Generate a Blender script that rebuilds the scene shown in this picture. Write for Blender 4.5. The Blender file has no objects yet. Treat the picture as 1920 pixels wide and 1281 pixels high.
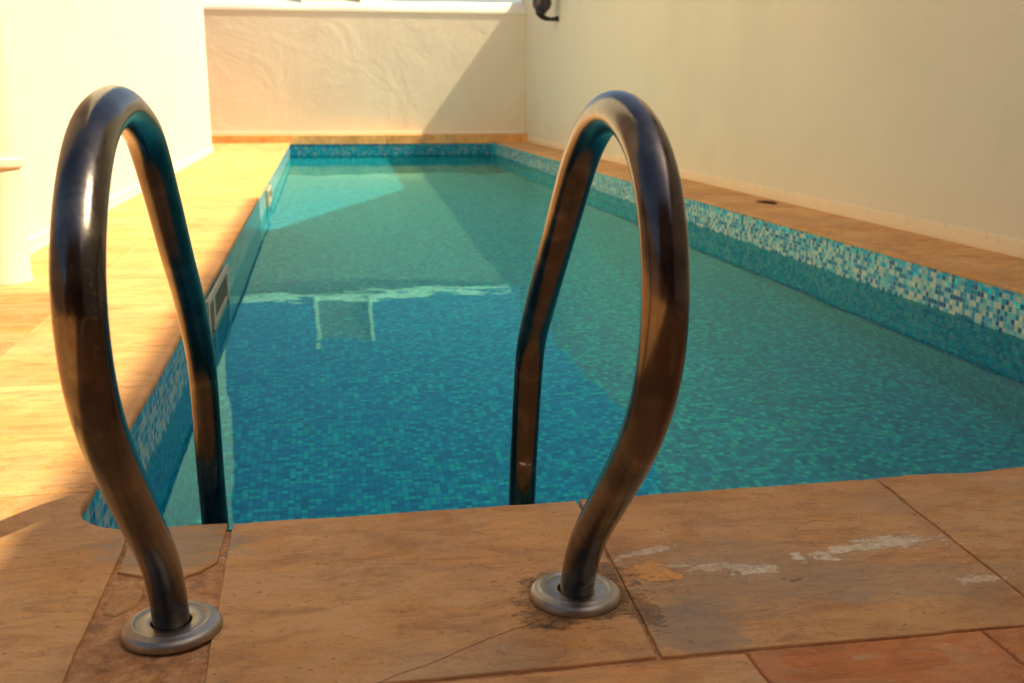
import bpy, bmesh, math, random
from mathutils import Vector, Matrix, noise
R = math.radians
scn = bpy.context.scene
C = scn.collection
random.seed(7)

# ---------------------------------------------------------------- camera, sky, sun, exposure
pitch, yaw, roll = R(13.3041), R(10.1767), R(0.1534)
fw = Vector((math.sin(yaw)*math.cos(pitch), math.cos(yaw)*math.cos(pitch), -math.sin(pitch)))
rt = Vector((math.cos(yaw), -math.sin(yaw), 0)); up = rt.cross(fw)
rt2 = rt*math.cos(roll)+up*math.sin(roll); up2 = -rt*math.sin(roll)+up*math.cos(roll)
cd = bpy.data.cameras.new('camera'); cam = bpy.data.objects.new('camera', cd); C.objects.link(cam)
m3 = Matrix((rt2, up2, -fw)).transposed(); cam.matrix_world = Matrix.Translation((-.0509, -1.2073, .6306)) @ m3.to_4x4()
cd.sensor_width = 36; cd.lens = 1968.65/1920*36; cd.clip_start = .02; cd.clip_end = 2000
cd.dof.use_dof = True; cd.dof.focus_distance = 1.45; cd.dof.aperture_fstop = 9
scn.camera = cam

sun_dir = Vector((.588, -.12, .7996)).normalized()
w = bpy.data.worlds.new('World'); scn.world = w; w.use_nodes = True
nt = w.node_tree; nt.nodes.clear()
sky = nt.nodes.new('ShaderNodeTexSky'); sky.sky_type = 'NISHITA'; sky.sun_disc = False
sky.sun_elevation = math.asin(sun_dir.z); sky.sun_rotation = math.atan2(sun_dir.x, sun_dir.y)
sky.dust_density = 2.5; sky.air_density = 1.0; sky.ozone_density = 1.0
mx = nt.nodes.new('ShaderNodeMix'); mx.data_type = 'RGBA'; mx.blend_type = 'MULTIPLY'; mx.inputs[0].default_value = 1
mx.inputs[7].default_value = (1.0, .90, .79, 1)
bg = nt.nodes.new('ShaderNodeBackground'); bg.inputs['Strength'].default_value = .12
ow = nt.nodes.new('ShaderNodeOutputWorld')
nt.links.new(sky.outputs[0], mx.inputs[6]); nt.links.new(mx.outputs[2], bg.inputs[0]); nt.links.new(bg.outputs[0], ow.inputs[0])
sl = bpy.data.lights.new('sun', 'SUN'); sl.energy = 5.0; sl.angle = R(.7); sl.color = (1, .86, .55)
sl.cycles.is_caustics_light = True
so = bpy.data.objects.new('sun', sl); C.objects.link(so); so.rotation_euler = sun_dir.to_track_quat('Z', 'Y').to_euler()
scn.view_settings.view_transform = 'Standard'; scn.view_settings.look = 'None'
scn.view_settings.exposure = .66; scn.view_settings.gamma = 1
scn.cycles.caustics_refractive = True; scn.cycles.caustics_reflective = True
scn.cycles.max_bounces = 12; scn.cycles.diffuse_bounces = 6; scn.cycles.transmission_bounces = 8; scn.cycles.glossy_bounces = 6

# ---------------------------------------------------------------- node helpers
class NT:
    def __init__(s, name):
        s.m = bpy.data.materials.new(name); s.m.use_nodes = True; s.t = s.m.node_tree; s.t.nodes.clear()
        s.out = s.t.nodes.new('ShaderNodeOutputMaterial'); s._o = None
    def n(s, typ, **kw):
        x = s.t.nodes.new('ShaderNode'+typ)
        for k, v in kw.items(): setattr(x, k, v)
        return x
    def l(s, a, b): s.t.links.new(a, b)
    def put(s, inp, v):
        if v is None: return
        if isinstance(v, bpy.types.NodeSocket): s.l(v, inp)
        else:
            if isinstance(v, (tuple, list)) and len(v) == 3 and len(inp.default_value) == 4: v = (*v, 1)
            inp.default_value = v
    def obj(s):
        if s._o is None: s._o = s.n('TexCoord').outputs['Object']
        return s._o
    def math(s, op, a, b=None, c=None, clamp=False):
        x = s.n('Math', operation=op); x.use_clamp = clamp
        for i, v in enumerate((a, b, c)): s.put(x.inputs[i], v)
        return x.outputs[0]
    def vm(s, op, a, b=None, c=None):
        x = s.n('VectorMath', operation=op)
        for i, v in enumerate((a, b, c)):
            if v is not None: s.put(x.inputs[i], v)
        return x.outputs[1] if op in ('LENGTH', 'DOT_PRODUCT', 'DISTANCE') else x.outputs[0]
    def noise(s, scale, detail=4, rough=.55, vec=None, stretch=None, dist=0, color=False):
        v = vec or s.obj()
        if stretch: v = s.vm('MULTIPLY', v, stretch)
        x = s.n('TexNoise'); s.l(v, x.inputs['Vector']); x.inputs['Scale'].default_value = scale
        x.inputs['Detail'].default_value = detail; x.inputs['Roughness'].default_value = rough; x.inputs['Distortion'].default_value = dist
        return x.outputs['Color' if color else 'Fac']
    def ramp(s, fac, stops, interp='LINEAR'):
        x = s.n('ValToRGB'); s.l(fac, x.inputs[0]); cr = x.color_ramp; cr.interpolation = interp
        while len(cr.elements) < len(stops): cr.elements.new(.5)
        for e, (p, c) in zip(cr.elements, stops):
            e.position = p; e.color = (*c, 1) if isinstance(c, (tuple, list)) else (c, c, c, 1)
        return x.outputs[0]
    def mix(s, f, a, b, mode='MIX'):
        x = s.n('Mix'); x.data_type = 'RGBA'; x.blend_type = mode
        s.put(x.inputs[0], f); s.put(x.inputs[6], a); s.put(x.inputs[7], b); return x.outputs[2]
    def ss(s, v, a, b):
        x = s.n('MapRange'); x.interpolation_type = 'SMOOTHSTEP'; s.put(x.inputs[0], v)
        x.inputs[1].default_value = a; x.inputs[2].default_value = b; return x.outputs[0]
    def bump(s, h, strength=.3, dist=.002, nrm=None):
        x = s.n('Bump'); x.inputs['Strength'].default_value = strength; x.inputs['Distance'].default_value = dist
        s.l(h, x.inputs['Height'])
        if nrm: s.l(nrm, x.inputs['Normal'])
        return x.outputs[0]
    def blob(s, cx, cy, rx, ry, rot=0, amp=.35, scale=22, soft=.12, seed=0):
        """a stain with a ragged outline at a fixed place on the stone (object x, y)"""
        v = s.vm('SUBTRACT', s.obj(), (cx, cy, 0)); v = s.vm('MULTIPLY', v, (1, 1, 0))
        r = s.n('VectorRotate'); r.rotation_type = 'Z_AXIS'; s.l(v, r.inputs['Vector']); r.inputs['Angle'].default_value = -rot
        v = s.vm('DIVIDE', r.outputs[0], (rx, ry, 1)); L = s.vm('LENGTH', v)
        nn = s.noise(scale*1.6, 9, .78, dist=.5, vec=s.vm('ADD', s.vm('MULTIPLY', s.obj(), (.55, 1, 1)), (seed*3.1, seed*1.7, 0)))
        L = s.math('ADD', L, s.math('MULTIPLY', s.math('SUBTRACT', nn, .5), amp*11))
        return s.math('SUBTRACT', 1, s.ss(L, 1-soft, 1+soft))
    def pbr(s, color, rough=.6, nrm=None, metal=0, spec=None, **kw):
        b = s.n('BsdfPrincipled'); s.put(b.inputs['Base Color'], color); s.put(b.inputs['Roughness'], rough)
        b.inputs['Metallic'].default_value = metal
        if spec is not None: b.inputs['Specular IOR Level'].default_value = spec
        if nrm: s.l(nrm, b.inputs['Normal'])
        for k, v in kw.items(): s.put(b.inputs[k], v)
        s.l(b.outputs[0], s.out.inputs[0]); return s.m

# ---------------------------------------------------------------- materials
def stone(name, near=False, sat=1.0):
    t = NT(name)
    a = t.n('Attribute'); a.attribute_name = 'tint'; tint = a.outputs['Color']
    off = t.vm('ADD', t.obj(), t.vm('MULTIPLY', tint, (31, 17, 9)))
    broad = t.noise(3.2, 5, .55, vec=off, dist=.4)
    grain = t.noise(9, 7, .62, vec=off, stretch=(1, 3.6, 1), dist=1.0)
    fine = t.noise(260, 3, .6)
    speck = t.noise(55, 3, .7)
    col = t.ramp(broad, [(.3, (.54, .255, .082)), (.5, (.68, .340, .115)), (.72, (.76, .435, .175))])
    col = t.mix(t.math('MULTIPLY', t.ss(grain, .45, .68), .42), col, (.33, .155, .062))
    col = t.mix(t.math('MULTIPLY', t.ss(grain, .42, .25), .40), col, (.66, .43, .22))
    mott = t.noise(11, 9, .72, vec=off, stretch=(.8, 1.2, 1), dist=.6)
    col = t.mix(t.math('MULTIPLY', t.ss(mott, .50, .66), .42), col, (.36, .155, .055))
    col = t.mix(t.math('MULTIPLY', t.ss(mott, .44, .32), .28), col, (.80, .56, .30))
    pits = t.ss(t.noise(95, 5, .8), .60, .66); col = t.mix(t.math('MULTIPLY', pits, .38), col, (.20, .09, .04))
    grit = t.ss(t.noise(190, 2, .6), .70, .74); col = t.mix(t.math('MULTIPLY', grit, .5), col, (.85, .70, .48))
    # greenish grey weathering
    col = t.mix(t.math('MULTIPLY', t.ss(t.noise(2.1, 4, .6, vec=t.vm('ADD', off, (5, 9, 0))), .52, .72), .45), col, (.34, .27, .17))
    col = t.mix(t.math('MULTIPLY', t.ss(fine, .55, .75), .25), col, (.22, .11, .05))
    col = t.mix(t.math('MULTIPLY', t.ss(speck, .66, .70), .55), col, (.20, .10, .06))
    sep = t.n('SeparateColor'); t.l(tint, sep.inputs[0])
    col = t.mix(1, col, t.ramp(sep.outputs[0], [(0, (.86, .84, .80)), (.35, (1, 1, 1)), (.7, (1.28, 1.22, 1.12)), (1, (.96, .66, .52))]), 'MULTIPLY')  # palest stop puts the left deck's sunlight into the stone colour
    veins = t.noise(34, 8, .72, vec=off, stretch=(.38, 1, 1), dist=.8)
    col = t.mix(t.math('MULTIPLY', t.ss(veins, .54, .70), .40), col, (.21, .095, .04))
    col = t.mix(t.math('MULTIPLY', t.ss(veins, .44, .30), .30), col, (.68, .47, .25))
    flake = t.ss(t.noise(5.5, 8, .74, vec=off, stretch=(.7, 1.3, 1), dist=.5), .50, .53)
    col = t.mix(t.math('MULTIPLY', flake, .16), col, (.70, .50, .29))
    h = t.math('ADD', t.math('MULTIPLY', grain, .5), t.math('MULTIPLY', fine, .30))
    h = t.math('ADD', h, t.math('MULTIPLY', flake, .22)); h = t.math('ADD', h, t.math('MULTIPLY', veins, .7))
    h = t.math('SUBTRACT', h, t.math('MULTIPLY', t.ss(speck, .66, .70), .5)); h = t.math('SUBTRACT', h, t.math('MULTIPLY', pits, .35)); h = t.math('ADD', h, t.math('MULTIPLY', mott, .5))
    h = t.math('ADD', h, t.math('MULTIPLY', t.noise(38, 5, .65), .5))
    rough = t.ramp(broad, [(0, .62), (1, .82)])
    if near:
        # worn marks that belong to the stones round the ladder feet
        G = t.blob(.50, .02, .17, .10, 0, .30, 14, .5, 1); col = t.mix(t.math('MULTIPLY', G, .42), col, (.33, .27, .19))
        G2 = t.blob(.375, -.10, .055, .07, 0, .30, 14, .4, 8); col = t.mix(t.math('MULTIPLY', G2, .55), col, (.27, .25, .19))
        G4 = t.blob(-.28, .25, .09, .07, 0, .4, 20, .3, 41); col = t.mix(t.math('MULTIPLY', G4, .6), col, (.36, .31, .21))
        G3 = t.blob(.70, -.03, .15, .05, -.1, .30, 14, .4, 9); col = t.mix(t.math('MULTIPLY', G3, .35), col, (.36, .28, .19))
        O = t.blob(.372, .050, .026, .027, .2, .42, 26, .05, 2); O = t.math('MAXIMUM', O, t.blob(.352, .058, .022, .014, .3, .5, 30, .06, 31)); O = t.math('MAXIMUM', O, t.blob(.395, .036, .013, .012, 0, .5, 30, .05, 33))
        col = t.mix(t.math('MULTIPLY', O, t.ramp(t.noise(60, 5, .7), [(.3, .55), (.6, 1)])), col, (.88, .40, .10)); h = t.math('ADD', h, t.math('MULTIPLY', O, .6))
        O2 = t.blob(.330, .050, .022, .020, 0, .35, 40, .1, 12); col = t.mix(t.math('MULTIPLY', O2, .8), col, (.58, .29, .10))
        for k, (x, y, rx, ry, ro) in enumerate([(.452, .052, .055, .009, -.1), (.50, .034, .030, .011, 0), (.700, .078, .075, .010, .12),
                                              (.755, .083, .055, .014, 0), (.625, .052, .018, .008, 0), (.585, .062, .008, .012, 0), (.80, -.045, .03, .010, 0), (.38, .115, .05, .006, .3)]):
            P = t.math('MULTIPLY', t.blob(x, y, rx, ry*1.25, ro, .75, 30, .14, 3+k), t.ramp(t.noise(75, 6, .75), [(.35, .3), (.55, 1)])); col = t.mix(t.math('MULTIPLY', P, .95 if k not in (0, 6, 7) else .6), col, (.90, .74, .50))
            h = t.math('ADD', h, t.math('MULTIPLY', P, .35))
        for k, (x, y, rx, ry, ro) in enumerate([(.250, .0, .070, .060, .5), (.203, -.062, .028, .016, 0), (.205, .048, .024, .014, 0), (.315, -.035, .020, .055, .3), (.305, .06, .02, .03, 0), (.556, -.004, .007, .004, .4), (.545, -.008, .004, .003, 0), (.535, .0, .003, .002, 0)]):
            P = t.math('MULTIPLY', t.blob(x, y, rx, ry, ro, .40, 34, .2, 20+k), t.ramp(t.noise(90, 5, .75), [(.38, .35), (.58, 1)])); col = t.mix(t.math('MULTIPLY', P, .62), col, (.13, .09, .065))
            h = t.math('SUBTRACT', h, t.math('MULTIPLY', P, .8))
        # hair cracks
        n1 = t.noise(9, 3, .6, vec=t.vm('ADD', t.obj(), (3, 3, 0)))
        xyz = t.n('SeparateXYZ'); t.l(t.obj(), xyz.inputs[0])
        def crack(a, b, c0, amp, wd, x0, x1):
            nonlocal col, h
            d = t.math('ABSOLUTE', t.math('ADD', t.math('ADD', t.math('MULTIPLY', xyz.outputs[0], a), t.math('MULTIPLY', xyz.outputs[1], b)),
                       t.math('ADD', t.math('MULTIPLY', n1, amp), c0-amp*.5)))
            k = t.math('SUBTRACT', 1, t.ss(d, wd*.3, wd))
            k = t.math('MULTIPLY', k, t.math('MULTIPLY', t.ss(xyz.outputs[0], x0, x0+.01), t.math('SUBTRACT', 1, t.ss(xyz.outputs[0], x1-.01, x1))))
            col = t.mix(t.math('MULTIPLY', k, .55), col, (.20, .09, .04)); h = t.math('SUBTRACT', h, t.math('MULTIPLY', k, .5))
        crack(-.474, .88, .137, .02, .0022, -.05, .2)
        crack(.05, 1, -.215, .09, .0010, .52, .70)
        nrm = t.bump(h, .75, .0030)
    else:
        # pale worn streaks
        S = t.ss(t.noise(2.6, 4, .6, vec=off, stretch=(1, 3, 1)), .66, .72)
        col = t.mix(t.math('MULTIPLY', S, .5), col, (.75, .62, .40))
        nrm = t.bump(h, .6, .0030)
    return t.pbr(col, rough, nrm, spec=.3)
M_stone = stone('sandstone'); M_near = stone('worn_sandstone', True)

t = NT('mortar'); f = t.noise(45, 6, .7)
c = t.ramp(f, [(.3, (.34, .15, .055)), (.5, (.60, .28, .10)), (.68, (.72, .42, .19))])
c = t.mix(t.math('MULTIPLY', t.ss(t.noise(18, 6, .75), .52, .60), .5), c, (.20, .11, .06)); c = t.mix(t.ss(t.noise(120, 2, .5), .71, .74), c, (.6, .5, .38))
M_mortar = t.pbr(c, .9, t.bump(t.math('ADD', f, t.math('MULTIPLY', t.noise(160, 3, .6), .5)), 1, .004))

def plaster(name, base, dirt, bdist, bscale, spots=0.0, strength=.6):
    t = NT(name)
    b = t.noise(.9, 5, .6); c = t.mix(t.math('MULTIPLY', t.ss(b, .4, .75), .5), base, dirt)
    c = t.mix(t.math('MULTIPLY', t.ss(t.noise(5, 8, .7, stretch=(1, 1, .35)), .52, .75), .28), c, dirt)
    if spots:
        s = t.ss(t.noise(38, 4, .75, stretch=(1, .8, 1.2)), .60, .66)
        c = t.mix(t.math('MULTIPLY', s, spots), c, (.42, .38, .30))
    h = t.math('ADD', t.noise(bscale, 6, .55, dist=.7), t.math('MULTIPLY', t.noise(bscale*18, 3, .6), .08))
    return t.pbr(c, .85, t.bump(h, strength, bdist), spec=.2)
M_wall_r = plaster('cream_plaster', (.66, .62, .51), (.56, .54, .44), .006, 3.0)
M_wall_l = plaster('sunlit_cream_plaster', (.82, .75, .60), (.78, .70, .52), .004, 3.0)  # lit copy of the cream plaster, its sunlight partly in the base colour
M_wall_b = plaster('trowelled_plaster', (.76, .68, .54), (.70, .60, .46), .020, 1.5, strength=.9)
M_skirt = plaster('stained_skirting_plaster', (.74, .60, .42), (.60, .50, .36), .006, 8, spots=.55)
M_house = plaster('unseen_dark_render', (.22, .16, .13), (.16, .12, .10), .006, 2.0)  # dark coat for the added walls that the rails mirror
M_light = plaster('pale_edge_paint', (.82, .78, .66), (.74, .70, .58), .004, 4.0)
M_gray = plaster('grey_render', (.62, .60, .52), (.52, .50, .44), .006, 4.0)

def mosaic():
    t = NT('glass_mosaic')
    P = .0200
    g = t.n('NewGeometry')
    # a gentle wander so that sheets of tiles are not laid out perfectly
    q = t.vm('ADD', t.obj(), (.0071, .0077, .0069))
    cell = t.vm('FLOOR', t.vm('DIVIDE', q, (P, P, P)))
    wn = t.n('TexWhiteNoise'); wn.noise_dimensions = '3D'; t.l(cell, wn.inputs['Vector'])
    wc = t.n('TexWhiteNoise'); wc.noise_dimensions = '3D'; t.l(t.vm('ADD', cell, (57, 13, 91)), wc.inputs['Vector'])
    r = wn.outputs['Value']; r2 = wc.outputs['Value']
    floorc = t.ramp(r, [(0, (.001, .31, .56)), (.22, (.002, .38, .64)), (.5, (.004, .47, .72)), (.70, (.010, .64, .74)), (.88, (.03, .76, .74))], 'CONSTANT')
    bandc = t.ramp(r, [(0, (.006, .10, .26)), (.16, (.02, .22, .40)), (.34, (.07, .36, .50)), (.46, (.13, .50, .56)), (.62, (.30, .56, .54)), (.76, (.56, .60, .46))], 'CONSTANT')
    xyz = t.n('SeparateXYZ'); t.l(t.obj(), xyz.inputs[0]); z = xyz.outputs[2]
    # whites mostly in the middle courses, more blue in the top course and below water
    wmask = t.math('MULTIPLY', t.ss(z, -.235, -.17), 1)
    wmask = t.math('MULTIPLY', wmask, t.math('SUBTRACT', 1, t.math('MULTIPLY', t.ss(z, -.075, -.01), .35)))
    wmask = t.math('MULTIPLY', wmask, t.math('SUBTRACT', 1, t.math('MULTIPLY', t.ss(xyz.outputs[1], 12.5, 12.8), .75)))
    pick = t.math('LESS_THAN', r2, wmask)
    c = t.mix(pick, floorc, bandc)
    sh = t.math('MULTIPLY', t.ss(xyz.outputs[1], 5.0, 10.0), t.ss(z, -.45, -.6)); c = t.mix(t.math('MULTIPLY', sh, .55), c, t.ramp(r, [(0, (.03, .40, .60)), (.5, (.20, .68, .74)), (.75, (.55, .80, .72))], 'CONSTANT'))  # paler tiles toward the far end paint extra sunlight onto the floor
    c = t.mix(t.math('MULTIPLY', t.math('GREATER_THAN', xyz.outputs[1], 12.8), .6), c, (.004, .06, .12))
    c = t.mix(.35, c, t.mix(1, c, t.ramp(r2, [(0, .55), (1, 1.35)]), 'MULTIPLY'))
    # grout: distance to the cell edge, ignoring the axis along the normal
    fr = t.vm('FRACTION', t.vm('DIVIDE', q, (P, P, P)))
    d = t.vm('ABSOLUTE', t.vm('SUBTRACT', fr, (.5, .5, .5)))
    an = t.vm('ABSOLUTE', g.outputs['True Normal']); mask = t.vm('SUBTRACT', (1, 1, 1), an)
    sd = t.n('SeparateXYZ'); t.l(t.vm('MULTIPLY', d, mask), sd.inputs[0])
    e = t.math('MAXIMUM', t.math('MAXIMUM', sd.outputs[0], sd.outputs[1]), sd.outputs[2])
    gr = t.ss(e, .435, .47)
    c = t.mix(t.math('MULTIPLY', gr, .85), c, t.mix(pick, (.03, .16, .24), (.36, .44, .38)))
    ins = t.math('SUBTRACT', 1, gr)
    rough = t.ramp(gr, [(0, .12), (1, .8)])
    return t.pbr(c, rough, t.bump(t.math('ADD', ins, t.math('MULTIPLY', r, .12)), .35, .001), spec=.5)
M_mos = mosaic()

t = NT('water')
h = t.noise(1.7, 2, .4, stretch=(1, .8, 1)); h2 = t.noise(8, 2, .4)
nb = t.bump(t.math('ADD', h, t.math('MULTIPLY', h2, .11)), 1, .0036)
fr = t.n('Fresnel'); fr.inputs[0].default_value = 1.33; t.l(nb, fr.inputs[1])
rf = t.n('BsdfRefraction'); rf.inputs['Color'].default_value = (.48, .98, 1, 1); rf.inputs['Roughness'].default_value = 0; rf.inputs['IOR'].default_value = 1.33; t.l(nb, rf.inputs['Normal'])
gl = t.n('BsdfGlossy'); gl.inputs['Color'].default_value = (.29, .76, .66, 1); gl.inputs['Roughness'].default_value = 0; t.l(nb, gl.inputs['Normal'])
ms = t.n('MixShader'); t.l(fr.outputs[0], ms.inputs[0]); t.l(rf.outputs[0], ms.inputs[1]); t.l(gl.outputs[0], ms.inputs[2]); t.l(ms.outputs[0], t.out.inputs[0])
M_water = t.m

t = NT('tarnished_steel')
f1 = t.noise(14, 5, .6, dist=.6); f2 = t.noise(180, 3, .6, stretch=(1, 1, .12)); f3 = t.noise(5, 4, .6)
c = t.ramp(f1, [(.3, (.066, .061, .066)), (.55, (.12, .108, .104)), (.75, (.23, .205, .175))])
sc = t.ss(t.noise(26, 2, .4, stretch=(1, 1, .6), dist=3), .497, .503)
sc = t.math('MULTIPLY', sc, t.math('SUBTRACT', 1, t.ss(t.noise(26, 2, .4, stretch=(1, 1, .6), dist=3), .503, .509)))
sc = t.math('MULTIPLY', sc, t.ss(f3, .56, .62))
c = t.mix(t.math('MULTIPLY', sc, .22), c, (.75, .70, .62))
sp = t.ss(t.noise(150, 2, .5), .74, .76); c = t.mix(t.math('MULTIPLY', sp, .4), c, (.10, .07, .05))
rg = t.math('ADD', t.math('MULTIPLY', f1, .18), t.math('MULTIPLY', t.ss(f2, .3, .8), .10)); rg = t.math('ADD', rg, .07)
M_steel = t.pbr(c, rg, t.bump(f2, .06, .0005), metal=1)
t = NT('brushed_flange_steel'); f1 = t.noise(30, 4, .6)
M_flange = t.pbr(t.ramp(f1, [(.3, (.26, .235, .20)), (.7, (.42, .39, .34))]), t.ramp(t.noise(70, 4, .6), [(.2, .34), (.8, .52)]), t.bump(t.noise(200, 3, .6), .1, .0005), metal=1)
def flat(name, col, rough=.5, metal=0, spec=None):
    t = NT(name); f = t.noise(12, 4, .6)
    return t.pbr(t.mix(t.math('MULTIPLY', f, .35), col, tuple(x*.7 for x in col)), rough, t.bump(t.noise(90, 3, .6), .1, .001), metal, spec)
M_dark = flat('dark_gap', (.012, .010, .010), .8)
M_throat = flat('skimmer_shade_plastic', (.10, .09, .07), .6)
M_black = flat('black_iron', (.012, .011, .016), .45)
M_smoke = flat('smoked_glass', (.035, .03, .045), .18)
M_plastic = flat('aged_white_plastic', (.62, .55, .40), .45)
M_pipe = flat('white_pipe_paint', (.80, .72, .54), .5)
M_pale = flat('dried_paint', (.75, .66, .5), .7)
M_ground = flat('dry_earth', (.30, .22, .14), .95)
M_glass = flat('dark_window_glass', (.02, .025, .03), .08)
M_wood = flat('brown_door_paint', (.14, .07, .035), .5)
M_leaf = flat('dead_leaf', (.10, .05, .025), .8)
M_green = flat('shrub_leaf', (.05, .10, .03), .6)

# ---------------------------------------------------------------- mesh helpers
def link(name, bm, mat, parent=None, smooth=False, **props):
    me = bpy.data.meshes.new(name); bm.normal_update(); bm.to_mesh(me); bm.free()
    me.materials.append(mat)
    if smooth:
        for p in me.polygons: p.use_smooth = True
    o = bpy.data.objects.new(name, me); C.objects.link(o)
    if parent: o.parent = parent; o.matrix_parent_inverse = Matrix.Translation(-parent.location)
    for k, v in props.items(): o[k] = v
    return o
def thing(name, loc, label, cat, group=None):
    o = bpy.data.objects.new(name, None); C.objects.link(o); o.location = loc; o.empty_display_size = .1
    o['label'] = label; o['category'] = cat
    if group: o['group'] = group
    return o
def box(bm, x0, y0, z0, x1, y1, z1, bev=0):
    r = bmesh.ops.create_cube(bm, size=1); vs = r['verts']
    for v in vs:
        v.co = Vector(((x0+x1)/2+v.co.x*(x1-x0), (y0+y1)/2+v.co.y*(y1-y0), (z0+z1)/2+v.co.z*(z1-z0)))
    if bev: bmesh.ops.bevel(bm, geom=list({e for v in vs for e in v.link_edges}), offset=bev, segments=2, affect='EDGES')
def B(*a, bev=0):
    bm = bmesh.new(); box(bm, *a, bev=bev); return bm
def lathe(bm, prof, cx=0, cy=0, seg=64):
    rings = []
    for r, z in prof: rings.append([bm.verts.new((cx+r*math.cos(2*math.pi*k/seg), cy+r*math.sin(2*math.pi*k/seg), z)) for k in range(seg)])
    for a, b in zip(rings, rings[1:]):
        for k in range(seg): bm.faces.new((a[k], a[(k+1) % seg], b[(k+1) % seg], b[k]))
def tube(bm, pts, rad, side=Vector((1, 0, 0)), seg=36, cap=True):
    rings = []
    for i, p in enumerate(pts):
        a = pts[max(i-1, 0)]; b = pts[min(i+1, len(pts)-1)]; tg = (b-a).normalized()
        s = (side-tg*side.dot(tg)).normalized(); n = tg.cross(s); rr = rad[i] if isinstance(rad, list) else rad
        rings.append([bm.verts.new(p+(s*math.cos(2*math.pi*k/seg)+n*math.sin(2*math.pi*k/seg))*rr) for k in range(seg)])
    for a, b in zip(rings, rings[1:]):
        for k in range(seg): bm.faces.new((a[k], a[(k+1) % seg], b[(k+1) % seg], b[k]))
    if cap: bm.faces.new(rings[0][::-1]); bm.faces.new(rings[-1])

XL, XR, YN, YF, WZ = -.44, 2.217, .325, 12.83, -.16
def slab(bm, layer, poly, tint, top=0.0, thick=.014, jit=.0014, rnd=.0032, seglen=.02, round_pool=0, wob=None):
    """a sawn sandstone slab with slightly ragged, worn edges"""
    pts = []
    n = len(poly)
    for i in range(n):
        a = Vector(poly[i]); b = Vector(poly[(i+1) % n]); L = (b-a).length; k = max(1, int(L/seglen))
        for j in range(k): pts.append(a.lerp(b, j/k))
    cx = sum(p.x for p in pts)/len(pts); cy = sum(p.y for p in pts)/len(pts)
    n = len(pts); nr = []
    for i in range(n):
        d = (pts[(i+1) % n]-pts[i-1]); nr.append(Vector((d.y, -d.x)).normalized())
    ar = sum(pts[i].x*pts[(i+1) % n].y-pts[(i+1) % n].x*pts[i].y for i in range(n))
    if ar < 0: nr = [-v for v in nr]
    def j(i, a, s): return a*noise.noise(Vector((pts[i].x*38+s, pts[i].y*38, s)))+a*1.4*noise.noise(Vector((pts[i].x*9+s, pts[i].y*9, s)))
    out = [pts[i]+nr[i]*j(i, jit*(wob(pts[i]) if wob else 1), 3.3+tint[0]*7) for i in range(n)]
    prof = [(rnd*1.0, 0), (rnd*.35, -rnd*.3), (0, -rnd), (0, -thick)] if not round_pool else [(rnd, 0), (rnd*.6, -rnd*.12), (rnd*.25, -rnd*.42), (0, -rnd), (0, -thick)]
    rings = []
    def pf(p):
        if not round_pool or top > .05: return 1
        near = (XL-.004 < p.x < XR+.004 and p.y > YN-.012 and p.y < YN+.02) or (XL-.01 < p.x < -.34 and p.y > YN) or (XR-.01 < p.x < XR+.004)
        return 1 if near else .3
    for ins, dz in prof:
        rings.append([bm.verts.new((out[i].x-nr[i].x*ins*pf(pts[i]), out[i].y-nr[i].y*ins*pf(pts[i]), top+(dz*pf(pts[i]) if dz > -thick else dz))) for i in range(n)])
    fs = []
    if ar < 0: rings = [r[::-1] for r in rings]
    fs.append(bm.faces.new(rings[0]))
    for a, b in zip(rings, rings[1:]):
        for i in range(n): fs.append(bm.faces.new((a[i], b[i], b[(i+1) % n], a[(i+1) % n])))
    for f in fs:
        for l in f.loops: l[layer] = (*tint, 1)
def rect(x0, y0, x1, y1): return [(x0, y0), (x1, y0), (x1, y1), (x0, y1)]
def tnt(a=None): return (random.uniform(.15, .65) if a is None else a, random.random(), random.random())


# ---------------------------------------------------------------- ground, basin, water
bm = bmesh.new()
def ring(bm, o, i, z):
    (X0, Y0, X1, Y1), (x0, y0, x1, y1) = o, i
    for q in ((X0, Y0, X1, y0), (X0, y1, X1, Y1), (X0, y0, x0, y1), (x1, y0, X1, y1)):
        bm.faces.new([bm.verts.new((a, b, z)) for a, b in rect(*q)])
ring(bm, (-300, -300, 300, 300), (-4.9, -5.9, 2.8, 13.1), -.05)
link('ground', bm, M_ground, kind='structure')

def pool_outline(e=0.0, r=.10, z=0):
    x0, x1, y0, y1 = XL-e, XR+e, YN-e, YF+e; P = []; q = .06
    for k in range(9):
        a = math.pi+math.pi/2*k/8; P.append((x0+r+r*math.cos(a), y0+r+r*math.sin(a)))
    P += [(x1, y0)]+[(x1-q+q*math.cos(math.pi/2*k/8), y1-q+q*math.sin(math.pi/2*k/8)) for k in range(9)]+[(x0, y1)]
    return P
FZ = -1.25
bm = bmesh.new(); P = pool_outline(.006)
a = [bm.verts.new((x, y, -.011)) for x, y in P]; b = [bm.verts.new((x, y, FZ+(y-YN)/(YF-YN)*.50)) for x, y in P]
for i in range(len(P)):
    k = (i+1) % len(P); bm.faces.new((a[k], a[i], b[i], b[k]))
bm.faces.new(b)
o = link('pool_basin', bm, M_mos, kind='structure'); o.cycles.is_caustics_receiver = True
bm = bmesh.new(); P = pool_outline(.005); bm.faces.new([bm.verts.new((x, y, WZ)) for x, y in P])
o = link('pool_water', bm, M_water, smooth=True, kind='structure'); o.cycles.is_caustics_caster = True

# mortar bed under all paving, with the pool left open
bm = bmesh.new()
ring(bm, (-4.9, -5.9, 2.8, 13.1), (XL-.03, YN-.03, XR+.03, YF+.03), -.0042)
link('mortar_bed', bm, M_mortar, kind='structure')

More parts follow.
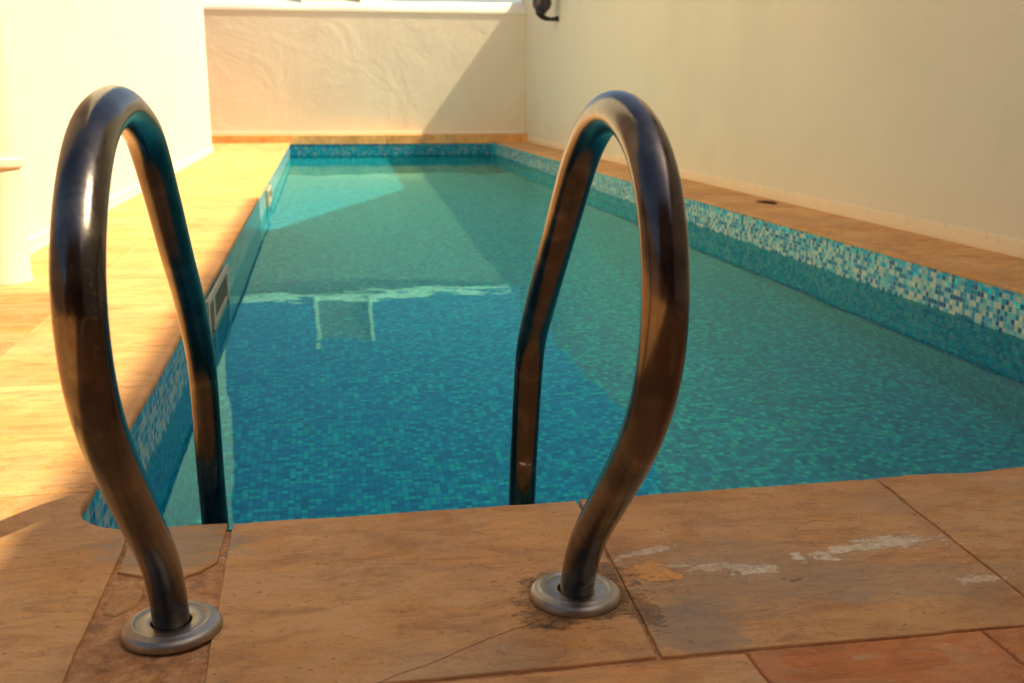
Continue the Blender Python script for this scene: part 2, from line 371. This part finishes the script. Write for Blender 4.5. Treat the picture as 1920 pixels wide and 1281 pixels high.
# ---------------------------------------------------------------- stone coping and paving
bm = bmesh.new(); ly = bm.loops.layers.float_color.new('tint')
arc = [(XL+.1+.1*math.cos(a), YN+.1+.1*math.sin(a)) for a in [math.pi+math.pi/2*k/10 for k in range(11)]]
arc = [p for p in arc if p[0] < -.352]
G = .0022
wob = lambda p: 1.9 if p.y > .28 else 1.0
slab(bm, ly, [(-.846, -.162), (-.354, -.162), (-.349, YN+.003)]+arc[::-1]+[(XL, .486), (-.846, .486)], (.42, .3, .8), rnd=.0055, round_pool=1, wob=wob)
slab(bm, ly, [(-.344, .175), (-.30, .150), (-.262, .138), (-.232, .160), (-.213, .185), (-.211, .3225), (-.344, YN)], (.2, .9, .4), rnd=.005, round_pool=1)
slab(bm, ly, [(-.342, .06), (-.325, .05), (-.303, .075), (-.300, .115), (-.32, .135), (-.342, .14)], (.05, .2, .1), top=-.0015, rnd=.004)
slab(bm, ly, [(-.200, -.162), (.308, -.162), (.329, .322), (-.203, .318)], (.50, .55, .3), rnd=.0055, round_pool=1, wob=wob)
slab(bm, ly, [(.314, -.162), (.816, -.166), (.846, .331), (.335, .325)], (.38, .15, .6), rnd=.0055, round_pool=1, wob=wob)
slab(bm, ly, [(.822, -.166), (1.50, -.166), (1.50, .345), (.851, .334)], (.28, .7, .9), rnd=.0055, round_pool=1, jit=.003, wob=wob)
slab(bm, ly, rect(1.504, -.166, 2.10, YN), tnt(), rnd=.0055, round_pool=1); slab(bm, ly, rect(2.104, -.166, 2.655, YN), tnt(), rnd=.0055, round_pool=1)
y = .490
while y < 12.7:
    y1 = min(y+.694, 12.82); slab(bm, ly, rect(-.846, y, XL, y1-.0035), tnt(random.uniform(.52, .74)), rnd=.007, round_pool=1, jit=.001); y = y1  # left coping takes the paler tints, sunlight painted into the slabs
y = YN+.003
while y < 12.7:
    y1 = min(y+.82, 12.82); slab(bm, ly, rect(XR, y, 2.662, y1-.002), tnt(random.uniform(.30, .5)), rnd=.0055, round_pool=1, jit=.0008); y = y1
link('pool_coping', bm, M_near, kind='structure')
# far ledge: a raised kerb of the same stone below the end wall
bm = bmesh.new(); ly = bm.loops.layers.float_color.new('tint')
x = -4.6
while x < 2.65:
    x1 = min(x+.9, 2.67); slab(bm, ly, rect(x, YF, x1-.003, 13.04), tnt(.6), top=.098, thick=.115, rnd=.007, round_pool=1, seglen=.1); x = x1
link('pool_end_kerb', bm, M_stone, kind='structure')
bm = bmesh.new(); ly = bm.loops.layers.float_color.new('tint')
# outer row beside the ladder
xs = [-1.214, -.86, -.42, -.02, .413, .714, 1.12, 1.55, 2.0, 2.66]
for i, (x0, x1) in enumerate(zip(xs, xs[1:])):
    slab(bm, ly, rect(x0+.002, -.62, x1-.002, -.170), tnt([.4, .4, .5, .75, 1.0, .95, .9, .8, .9][i]), jit=.002)
for r_ in range(12):
    y1 = -.625-r_*.45
    for k in range(9):
        x0 = -1.214+k*.43; slab(bm, ly, rect(x0, y1-.446, x0+.426, y1), tnt(random.uniform(.3, 1)), seglen=.1)
ys = [-.165, .40, 1.0, 1.62, 2.352, 3.2, 4.1, 5.0, 5.9, 6.8, 7.7, 8.6, 9.5, 10.4, 11.2, 12.0, 12.82]
for i, (y0, y1) in enumerate(zip(ys, ys[1:])):
    slab(bm, ly, rect(-1.214, y0+.002, -.851, y1-.002), tnt(.92 if y1 < 2.4 else random.uniform(.6, .75)), jit=.001, seglen=.04)
for i in range(8):
    for yy in (10.9, 11.54, 12.18):
        x0 = -1.22-(i+1)*.45; slab(bm, ly, rect(x0, yy, x0+.446, yy+.636), tnt(random.uniform(.4, .7)), seglen=.1)
for i in range(7):
    for k in range(13):
        x0 = -1.218-(i+1)*.49; slab(bm, ly, rect(x0, 2.68-(k+1)*.65, x0+.486, 2.676-k*.65), tnt(random.uniform(.4, 1)), seglen=.12)
link('paving', bm, M_stone, kind='structure')

# ---------------------------------------------------------------- walls
# end wall
ew = thing('end_wall', (.7, 13.15, 0), 'low trowelled cream plaster wall closing the far end of the pool, half in sun', 'wall')
link('wall_face', B(-4.9, 13.052, 0, 2.679, 13.35, 1.645), M_wall_b, ew)
bm = bmesh.new()   # sloping coping course, softly rounded
prof = [(13.040, 1.647), (13.042, 1.68), (13.075, 1.735), (13.14, 1.785), (13.22, 1.80), (13.37, 1.80), (13.37, 1.647)]
N = 60; rg = []
for i in range(N+1):
    x = -4.9+i*(2.679+4.9)/N
    dz = .012*noise.noise(Vector((x*1.3, 0, 0))); rg.append([bm.verts.new((x, yy, zz+(dz if 0 < j_ < 6 else 0))) for j_, (yy, zz) in enumerate(prof)])
for a, b in zip(rg, rg[1:]):
    for k in range(len(prof)):
        bm.faces.new((a[k], a[(k+1) % 7], b[(k+1) % 7], b[k]))
bm.faces.new(rg[0][::-1]); bm.faces.new(rg[-1])
link('wall_coping', bm, M_light, ew)  # paler coat than the wall adds painted sunlight to the cap
link('skirting', B(-4.9, 13.036, .0985, 2.66, 13.0515, .135, bev=.004), M_light, ew)
# masonry pier on the end wall
pr = thing('wall_pier', (.17, 13.2, 1.8), 'grey rendered pier with white edges on the end wall, seen only mirrored in the water', 'pier')
link('pier_body', B(-.17, 13.14, 1.802, .52, 13.34, 2.40), M_gray, pr)
for x0, x1 in ((-.225, -.168), (.518, .575)):
    bm = bmesh.new(); q3 = [(x0, 13.09), (x1, 13.138), (x1, 13.30), (x0, 13.30)]
    lo = [bm.verts.new((a, b, 1.70)) for a, b in q3]; hi = [bm.verts.new((a, b, 2.42)) for a, b in q3]
    bm.faces.new(lo[::-1]); bm.faces.new(hi)
    for k in range(4): bm.faces.new((lo[k], lo[(k+1) % 4], hi[(k+1) % 4], hi[k]))
    link('edging', bm, M_light, pr)

# right-hand wall
rw = thing('boundary_wall', (2.78, 5, 0), 'long plain cream plaster wall in shade running along the right side of the pool', 'wall')
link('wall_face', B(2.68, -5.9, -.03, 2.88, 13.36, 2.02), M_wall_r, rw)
bm = bmesh.new(); N = 220; sec = []
for i in range(N+1):
    y = -5.8+i*(13.03+5.8)/N; a_ = .0025*noise.noise(Vector((y*3, 1, 0))); c_ = .003*noise.noise(Vector((y*5, 7, 0)))
    sec.append([bm.verts.new(p) for p in ((2.668+a_, y, -.005), (2.668+a_, y, .060+c_), (2.674, y, .068+c_), (2.6805, y, .070+c_))])
for a, b in zip(sec, sec[1:]):
    for k in range(3): bm.faces.new((a[k+1], a[k], b[k], b[k+1]))
link('skirting', bm, M_skirt, rw, smooth=True)

# left-hand house wall
lw = thing('house_wall', (-3, 3, 0), 'tall sunlit yellow white house wall standing left of the pool deck', 'house')
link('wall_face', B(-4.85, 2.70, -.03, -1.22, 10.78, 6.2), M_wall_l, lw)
bm = B(-1.2185, 2.72, -.005, -1.207, 10.77, .060, bev=.003); link('skirting', bm, M_light, lw)
bm = B(-1.2, 10.7815, -.005, -4.8, 10.793, .06); link('skirting', bm, M_light, lw)

gw = thing('added_dark_wall', (-4.8, -1.6, 0), 'dark brown wall added left of the camera, unseen, to darken the rail reflections', 'wall')  # made-up dark wall, there to darken what the rails mirror
link('wall_face', B(-4.89, -5.91, -.03, -4.7, 2.69, 2.0), M_house, gw)
link('wall_coping', B(-4.895, -5.90, 2.003, -4.66, 2.695, 2.06, bev=.005), M_wood, gw)
# tall house beyond the right-hand wall: its unseen roofline is shaped to throw the near deck's shade
hb = thing('neighbour_house', (5, 1, 0), 'tall rendered house beyond the right wall, outside the picture, whose roof shades the near deck', 'house')
out = [(-9, -.04), (-9, 4.85), (-2.6, 4.83), (-.745, 4.82), (-.38, 4.80), (-.254, 4.76), (4.73, 4.76), (5.49, 3.82), (9.14, 1.95), (9.14, -.04)]
bm = bmesh.new(); a = [bm.verts.new((3.0, y, z)) for y, z in out]; b = [bm.verts.new((6.5, y, z)) for y, z in out]
bm.faces.new(a); bm.faces.new(b[::-1])
for i in range(len(out)):
    k = (i+1) % len(out); bm.faces.new((a[k], a[i], b[i], b[k]))
bmesh.ops.recalc_face_normals(bm, faces=bm.faces)
link('wall', bm, M_wall_r, hb)
for yy in (-2, .5, 3):
    f_ = link('window', B(2.955, yy-.5, 2.8, 2.999, yy+.5, 4.0, bev=.004), M_light, hb); link('pane', B(2.945, yy-.42, 2.88, 2.954, yy+.42, 3.92), M_glass, hb)

# unseen house front added behind the camera to darken the handrail reflections
hf = thing('added_house_front', (0, -6, 0), 'shaded rendered house front added behind the camera, unseen, to darken the handrail reflections', 'house')
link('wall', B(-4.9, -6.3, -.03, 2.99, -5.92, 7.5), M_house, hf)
link('door', B(-.6, -5.919, 0, .5, -5.87, 2.15, bev=.005), M_wood, hf)
for x in (-2.2, 1.3):
    link('window', B(x, -5.919, .95, x+1.0, -5.88, 2.15, bev=.004), M_wood, hf); link('pane', B(x+.07, -5.879, 1.02, x+.93, -5.87, 2.08), M_glass, hf)

# ---------------------------------------------------------------- pool ladder
L = [(0.004, -0.03), (0.0015, -0.0102), (-0.0015, 0.0094), (-0.0055, 0.0288), (-0.0113, 0.0475), (-0.0192, 0.0655), (-0.0288, 0.0827), (-0.0398, 0.0991), (-0.0521, 0.1146), (-0.0655, 0.1293), (-0.0796, 0.1433), (-0.0941, 0.1571), (-0.1086, 0.1708), (-0.123, 0.1847), (-0.1374, 0.1986), (-0.1517, 0.2125), (-0.166, 0.2265), (-0.1802, 0.2406), (-0.1945, 0.2546), (-0.2087, 0.2687), (-0.2229, 0.2828), (-0.2371, 0.2969), (-0.2511, 0.3111), (-0.2648, 0.3256), (-0.2778, 0.3406), (-0.2896, 0.3564), (-0.2997, 0.3733), (-0.3078, 0.3911), (-0.3138, 0.4098), (-0.3174, 0.4289), (-0.3187, 0.4481), (-0.3173, 0.4671), (-0.3129, 0.4855), (-0.3054, 0.5031), (-0.2955, 0.5198), (-0.2836, 0.5355), (-0.2701, 0.55), (-0.2555, 0.5632), (-0.2397, 0.5752), (-0.223, 0.5856), (-0.2053, 0.5942), (-0.1868, 0.6011), (-0.1677, 0.6063), (-0.1482, 0.6102), (-0.1285, 0.6131), (-0.1088, 0.6151), (-0.089, 0.616), (-0.0692, 0.6154), (-0.0494, 0.6135), (-0.0297, 0.6106), (-0.0101, 0.6069), (0.0094, 0.6027), (0.0288, 0.5979), (0.0478, 0.5923), (0.0661, 0.5853), (0.0834, 0.5765), (0.0998, 0.5657), (0.1155, 0.5537), (0.1309, 0.541), (0.1461, 0.528), (0.1612, 0.5149), (0.1763, 0.5018), (0.1912, 0.4885), (0.2061, 0.4751), (0.2208, 0.4616), (0.2355, 0.448), (0.2502, 0.4344), (0.265, 0.421), (0.28, 0.4078), (0.2953, 0.3949), (0.3107, 0.3822), (0.3261, 0.3695), (0.3414, 0.3566), (0.3563, 0.3434), (0.3707, 0.3296), (0.3844, 0.3151), (0.3978, 0.3003), (0.4109, 0.2852), (0.4238, 0.2699), (0.4363, 0.2545), (0.4481, 0.2386), (0.4582, 0.2219), (0.4661, 0.2042), (0.4716, 0.1856), (0.475, 0.1662), (0.4771, 0.1465), (0.4785, 0.1266), (0.4796, 0.1067), (0.4802, 0.0868), (0.4807, 0.0668), (0.4814, 0.0469), (0.483, 0.0272), (0.4859, 0.0076), (0.4899, -0.0118), (0.4942, -0.0311), (0.4979, -0.0505), (0.5002, -0.0701), (0.5013, -0.0899), (0.5017, -0.1099), (0.5018, -0.1299), (0.5018, -0.1499), (0.5018, -0.1699), (0.5018, -0.1899), (0.5018, -0.2099), (0.5018, -0.2299), (0.5018, -0.2499), (0.5018, -0.2699), (0.5018, -0.2899), (0.5018, -0.3099), (0.5018, -0.3299), (0.5018, -0.3499), (0.5018, -0.3699), (0.5018, -0.3899), (0.5018, -0.9999)]
R_ = [(0.004, -0.03), (0.0002, -0.0105), (-0.0045, 0.0087), (-0.0107, 0.0275), (-0.0186, 0.0456), (-0.0281, 0.0629), (-0.0389, 0.0794), (-0.051, 0.0952), (-0.064, 0.1103), (-0.0777, 0.1248), (-0.0918, 0.1389), (-0.1063, 0.1527), (-0.1208, 0.1664), (-0.1354, 0.1801), (-0.15, 0.1937), (-0.1646, 0.2074), (-0.1791, 0.2212), (-0.1935, 0.2351), (-0.2078, 0.2491), (-0.2218, 0.2633), (-0.2357, 0.2777), (-0.2491, 0.2925), (-0.2619, 0.3078), (-0.274, 0.3236), (-0.285, 0.3401), (-0.2948, 0.3573), (-0.3029, 0.3752), (-0.309, 0.3939), (-0.3129, 0.4131), (-0.3147, 0.4327), (-0.3144, 0.4524), (-0.312, 0.4719), (-0.3077, 0.4912), (-0.3015, 0.5099), (-0.2934, 0.5277), (-0.2832, 0.5444), (-0.271, 0.5594), (-0.2567, 0.5725), (-0.2406, 0.5836), (-0.2233, 0.5928), (-0.205, 0.6002), (-0.1861, 0.606), (-0.1668, 0.6099), (-0.1472, 0.6121), (-0.1276, 0.6123), (-0.1079, 0.6107), (-0.0885, 0.6073), (-0.0694, 0.6022), (-0.051, 0.5953), (-0.0332, 0.5867), (-0.016, 0.5768), (0.0004, 0.5656), (0.0162, 0.5535), (0.0312, 0.5405), (0.0457, 0.5268), (0.0599, 0.5128), (0.0741, 0.4987), (0.0884, 0.4847), (0.1027, 0.4707), (0.117, 0.4568), (0.1314, 0.4428), (0.1457, 0.4289), (0.16, 0.4149), (0.1743, 0.4009), (0.1886, 0.3869), (0.2028, 0.3729), (0.2169, 0.3587), (0.231, 0.3445), (0.245, 0.3302), (0.259, 0.316), (0.2728, 0.3017), (0.2861, 0.2872), (0.2982, 0.2719), (0.3086, 0.2554), (0.317, 0.2378), (0.3236, 0.2192), (0.329, 0.2001), (0.3339, 0.1808), (0.3387, 0.1614), (0.3434, 0.142), (0.3481, 0.1225), (0.3527, 0.1031), (0.3569, 0.0835), (0.3609, 0.0639), (0.3646, 0.0443), (0.368, 0.0246), (0.3709, 0.0048), (0.3732, -0.015), (0.3746, -0.0348), (0.3753, -0.0548), (0.3756, -0.0748), (0.3757, -0.0948), (0.3757, -0.1148), (0.3757, -0.1348), (0.3757, -0.1548), (0.3757, -0.1748), (0.3757, -0.1948), (0.3757, -0.2148), (0.3757, -0.2348), (0.3757, -0.2548), (0.3757, -0.2748), (0.3757, -0.2948), (0.3757, -0.3148), (0.3757, -0.3348), (0.3757, -0.3548), (0.3757, -0.3748), (0.3757, -0.3948), (0.3757, -0.9948)]

RAD = .0218
lad = thing('pool_ladder', (0, 0, 0), 'pool ladder with two dark steel hoop handrails rising from round flanges in the stone', 'pool ladder')
def rail(prof, X, lab):
    pts = [Vector((X, y, z)) for y, z in prof]; bm = bmesh.new(); tube(bm, pts, RAD, seg=48)
    return link('handrail', bm, M_steel, lad, smooth=True, label=lab)
rl = rail(L, -.25, 'left steel handrail with a sun glint near its top'); rr = rail(R_, .25, 'right steel handrail with a fleck of paint on its far leg')
for X, src in ((-.25, L), (.25, R_)):
    bm = bmesh.new()
    lathe(bm, [(.0236, -.004), (.0236, .0095), (.0242, .0108), (.0255, .0112), (.0395, .0118), (.0408, .0112), (.0418, .0118), (.0440, .0135), (.0462, .0133), (.0490, .0112), (.0520, .0108), (.0552, .0095), (.0578, .0070), (.0593, .0035), (.0596, -.001)], seg=96)
    f_ = link('flange', bm, M_flange, lad, smooth=True); f_.location = (X, 0, .0006)
    f_.rotation_euler = (R(-.8), R(1.2 if X > 0 else -.6), 0)
for z in (-.45, -.70, -.95):
    ya, yb = L[-1][0], R_[-1][0]
    bm = bmesh.new(); box(bm, -.23, -.035, -.012, .23, .035, .012, bev=.005)
    s_ = link('tread', bm, M_flange, lad); s_.location = (0, (ya+yb)/2, z); s_.rotation_euler = (0, 0, math.atan2(yb-ya, .5))
# paint flecks on the right rail's far leg
bm = bmesh.new()
for k in range(9):
    z = .060+random.uniform(-.007, .005); ang = R(-90+random.uniform(-38, 30)); rr_ = random.uniform(.0006, .0016)
    if k == 0: ang, z, rr_ = R(-100), .0585, .0042
    if k == 1: ang, z, rr_ = R(-112), .060, .0028
    yc = .3620-(z-.0585)*.20-.0004
    r = bmesh.ops.create_icosphere(bm, subdivisions=2, radius=rr_)
    for v in r['verts']: v.co = Vector((v.co.x, v.co.y*.3, v.co.z*.6))
    mt = Matrix.Translation((.25, yc, z)) @ Matrix.Rotation(ang+R(90), 4, 'Z') @ Matrix.Translation((0, -RAD, 0))
    bmesh.ops.transform(bm, matrix=mt, verts=r['verts'])
link('paint_fleck', bm, M_pale, rr, smooth=True)
# ---------------------------------------------------------------- skimmers set in the left pool wall
def skimmer(y0, y1, z0, z1, lab):
    k = thing('pool_skimmer', (XL, (y0+y1)/2, z0), lab, 'skimmer')
    bm = bmesh.new(); x0, x1 = XL-.001, XL+.010; b_ = .055 if y1-y0 > .5 else .035; ym = y0+(y1-y0)*.22
    box(bm, x0, y0, z1-.022, x1, y1, z1); box(bm, x0, y0, z0, x1, y1, z0+.02)
    box(bm, x0, y0, z0+.02, x1, y0+b_, z1-.022); box(bm, x0, y1-b_, z0+.02, x1, y1, z1-.022); box(bm, x0, ym, z0+.02, x1, ym+b_, z1-.022)
    link('frame', bm, M_plastic, k)
    link('throat_shade', B(XL-.0005, y0+.02, z0+.005, XL+.002, y1-.02, z1-.005), M_throat, k)  # flat dark sheet paints the shade inside the opening
    link('flap', B(XL+.0025, ym+b_+.01, z0+.02, XL+.006, y1-b_-.01, z0+.075), M_plastic, k)
skimmer(2.25, 3.02, -.215, -.030, 'pale plastic skimmer mouth in shade under the left coping nearest the ladder')
skimmer(6.45, 6.95, -.200, -.045, 'sunlit plastic skimmer mouth farther along the left pool side near the shadow end')

# ---------------------------------------------------------------- downpipe by the house wall
dp = thing('drain_pipe', (-1.128, 2.575, 0), 'white painted round pipe with a collar standing at the left edge of the deck', 'pipe')
bm = bmesh.new(); lathe(bm, [(.088, .001), (.088, .012), (.084, .018), (.082, .372), (.082, .384)], -1.128, 2.575, 48); link('pipe', bm, M_pipe, dp, smooth=True)
bm = bmesh.new(); lathe(bm, [(.0821, .384), (.0885, .386), (.0900, .392), (.0900, .412), (.0880, .418), (.0700, .420)], -1.128, 2.575, 48); link('collar', bm, M_pipe, dp, smooth=True)
bm = bmesh.new(); lathe(bm, [(.0705, .4195), (.0705, 6.0)], -1.128, 2.575, 48); link('pipe', bm, M_pipe, dp, smooth=True)

# ---------------------------------------------------------------- wall lamp
wl = thing('wall_lamp', (2.68, 11.05, 1.47), 'dark globe wall lamp on a black bracket high on the right wall', 'lamp')
bm = bmesh.new(); bmesh.ops.create_uvsphere(bm, u_segments=40, v_segments=24, radius=.112)
bmesh.ops.translate(bm, verts=bm.verts, vec=(2.485, 11.05, 1.635)); link('globe', bm, M_smoke, wl, smooth=True)
bm = bmesh.new()
pa = [Vector(p) for p in ((2.445, 11.05, 1.56), (2.455, 11.05, 1.525), (2.485, 11.05, 1.488), (2.53, 11.05, 1.463), (2.59, 11.05, 1.455), (2.64, 11.05, 1.458), (2.678, 11.05, 1.465))]
tube(bm, pa, [.045, .042, .036, .028, .022, .026, .036], side=Vector((0, 1, 0)), seg=20); link('bracket', bm, M_black, wl, smooth=True)
bm = bmesh.new(); lathe(bm, [(.001, 0), (.066, 0), (.060, .02), (.044, .045), (.001, .045)], 0, 0, 24)
o = link('holder', bm, M_black, wl, smooth=True); o.location = Vector((2.478, 11.05, 1.518)); o.matrix_parent_inverse = Matrix.Translation(-wl.location)
link('back_plate', B(2.662, 11.0, 1.485, 2.6795, 11.1, 1.80, bev=.004), M_gray, wl)

# dead leaf on the right coping
bm = bmesh.new()
vs = []
for k in range(14):
    a = 2*math.pi*k/14; rr_ = .045*(1+.25*math.sin(3*a)+.15*random.random()); vs.append(bm.verts.new((2.555+rr_*1.0*math.cos(a), 4.70+rr_*1.9*math.sin(a), .003+.004*random.random())))
c_ = bm.verts.new((2.555, 4.70, .009))
for k in range(14): bm.faces.new((vs[k], vs[(k+1) % 14], c_))
bmesh.ops.solidify(bm, geom=bm.faces[:], thickness=.001)
o = link('dead_leaf', bm, M_leaf, label='small dark curled dead leaf lying on the right coping by the wall', category='leaf')
